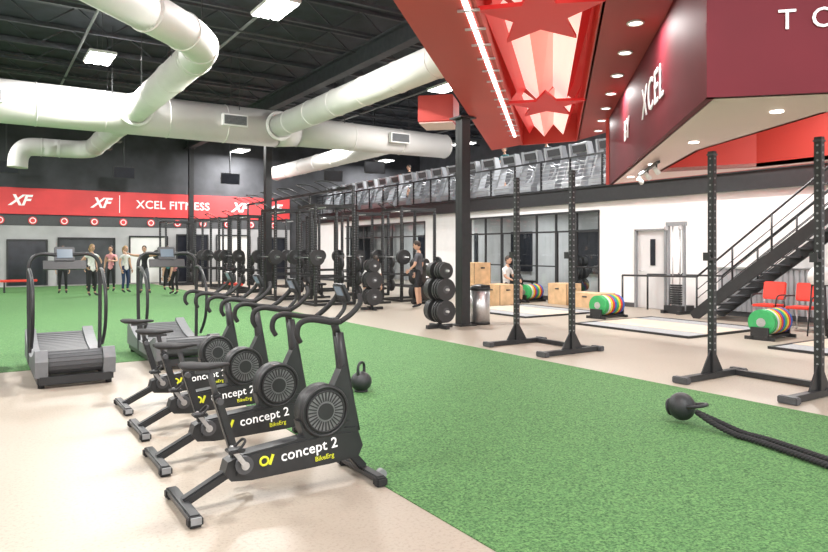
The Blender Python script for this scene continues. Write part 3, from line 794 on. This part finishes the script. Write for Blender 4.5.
person('man_standing',(9.9,15.04,0),R_(40),1.80,'grey','black',HAIRD,sleeve=.7,shorts=.85,head_tilt=(.3,-.25),J=dict(elL=(-.27,.02,1.14),wrL=(-.2,.2,1.0),elR=(.27,-.02,1.13),wrR=(.24,.13,.92)))
akimbo=dict(elL=(-.36,-.06,1.16),wrL=(-.20,.02,.98),elR=(.36,-.06,1.16),wrR=(.20,.02,.98))
T0=.006
person('woman_standing',(3.18,24.9,T0),R_(200),1.74,'white','black',HAIRB,J=akimbo,female=True,pony=True,sleeve=.3)
person('woman_standing',(2.50,27.0,T0),R_(170),1.70,'black','black',HAIRD,female=True,pony=True,sleeve=0)
person('woman_standing',(4.15,27.4,T0),R_(150),1.70,'pink','black',HAIRD,female=True,sleeve=.3,J=dict(elL=(-.28,.1,1.18),wrL=(-.1,.24,1.2)))
person('woman_standing',(4.45,26.2,T0),R_(210),1.70,'white','navy',HAIRB,female=True,pony=True,sleeve=.3)
person('woman_lunging',(4.95,25.4,T0),R_(160),1.70,'black','grey',HAIRD,female=True,pony=True,sleeve=0,J=dict(elL=(-.42,.0,1.42),wrL=(-.62,.05,1.5),elR=(.42,.0,1.42),wrR=(.6,.05,1.5),knL=(-.16,.2,.52),anL=(-.2,.1,.09),toL=(-.24,.25,.035)))
person('woman_bending',(5.75,24.3,T0),R_(120),1.70,'pink','black',HAIRD,female=True,sleeve=.3,J=dict(pelvis=(0,-.08,.90),spine=(0,.06,1.03),chest=(0,.24,1.13),neck=(0,.38,1.2),headb=(0,.45,1.24),shL=(-.17,.27,1.15),elL=(-.2,.34,.88),wrL=(-.18,.4,.64),shR=(.17,.27,1.15),elR=(.2,.34,.88),wrR=(.18,.4,.64),hipL=(-.09,-.06,.84),hipR=(.09,-.06,.84)))
person('woman_standing',(6.1,27.0,T0),R_(190),1.70,'teal','black',HAIRD,female=True,sleeve=.3)
person('woman_standing',(3.6,28.6,T0),R_(180),1.70,'white','black',HAIRD,female=True,pony=True,sleeve=.3)
person('man_bending',(9.15,16.5,0),R_(-60),1.78,'white','black',HAIRD,sleeve=.7,shorts=.8,J=dict(pelvis=(0,-.15,.85),spine=(0,.02,.97),chest=(0,.22,1.05),neck=(0,.36,1.12),headb=(0,.43,1.16),shL=(-.19,.25,1.08),elL=(-.23,.3,.8),wrL=(-.22,.36,.55),shR=(.19,.25,1.08),elR=(.23,.3,.8),wrR=(.22,.36,.55),hipL=(-.09,-.13,.8),hipR=(.09,-.13,.8),knL=(-.13,.08,.47),knR=(.13,.08,.47)))
# seated man on low plyo box
sit=dict(pelvis=(0,0,.55),spine=(0,0,.72),chest=(0,.03,.92),neck=(0,.05,1.07),headb=(0,.07,1.15),shL=(-.19,.03,1.0),elL=(-.24,.12,.76),wrL=(-.17,.34,.66),shR=(.19,.03,1.0),elR=(.24,.12,.76),wrR=(.17,.34,.66),hipL=(-.09,.05,.50),knL=(-.14,.44,.50),anL=(-.14,.42,.09),toL=(-.15,.58,.035),hipR=(.09,.05,.50),knR=(.14,.44,.50),anR=(.14,.42,.09),toR=(.15,.58,.035))
person('man_seated',(13.1,15.2,0),R_(200),1.78,'white','black',HAIRD,sleeve=.7,shorts=.9,J=sit)
plyo(.5,.5,.43).done((13.1,15.2,0))
# runners on the mezzanine
runp=dict(elL=(-.25,-.16,1.18),wrL=(-.2,.06,1.2),elR=(.25,.05,1.15),wrR=(.18,.28,1.26),knL=(-.1,.25,.58),anL=(-.1,.08,.25),toL=(-.1,.22,.2),knR=(.1,-.02,.49),anR=(.1,-.22,.12),toR=(.1,-.1,.035))
for i,(t,b) in ((3,('white','black')),(7,('grey','black')),(9,('teal','black')),(15,('black','grey'))):
    person('runner_on_treadmill',(16.4,9.2+i*1.1,3.66),R_(90),1.76,t,b,HAIRD,J=runp,shorts=.6,sleeve=.6)

# ------------------------------------------------------------ world
w=bpy.data.worlds.new('world'); SC.world=w; w.use_nodes=True
w.node_tree.nodes['Background'].inputs['Color'].default_value=(1,.99,.98,1); w.node_tree.nodes['Background'].inputs['Strength'].default_value=1.6
SC.view_settings.view_transform='Standard'; SC.view_settings.look='None'; SC.view_settings.exposure=0.40
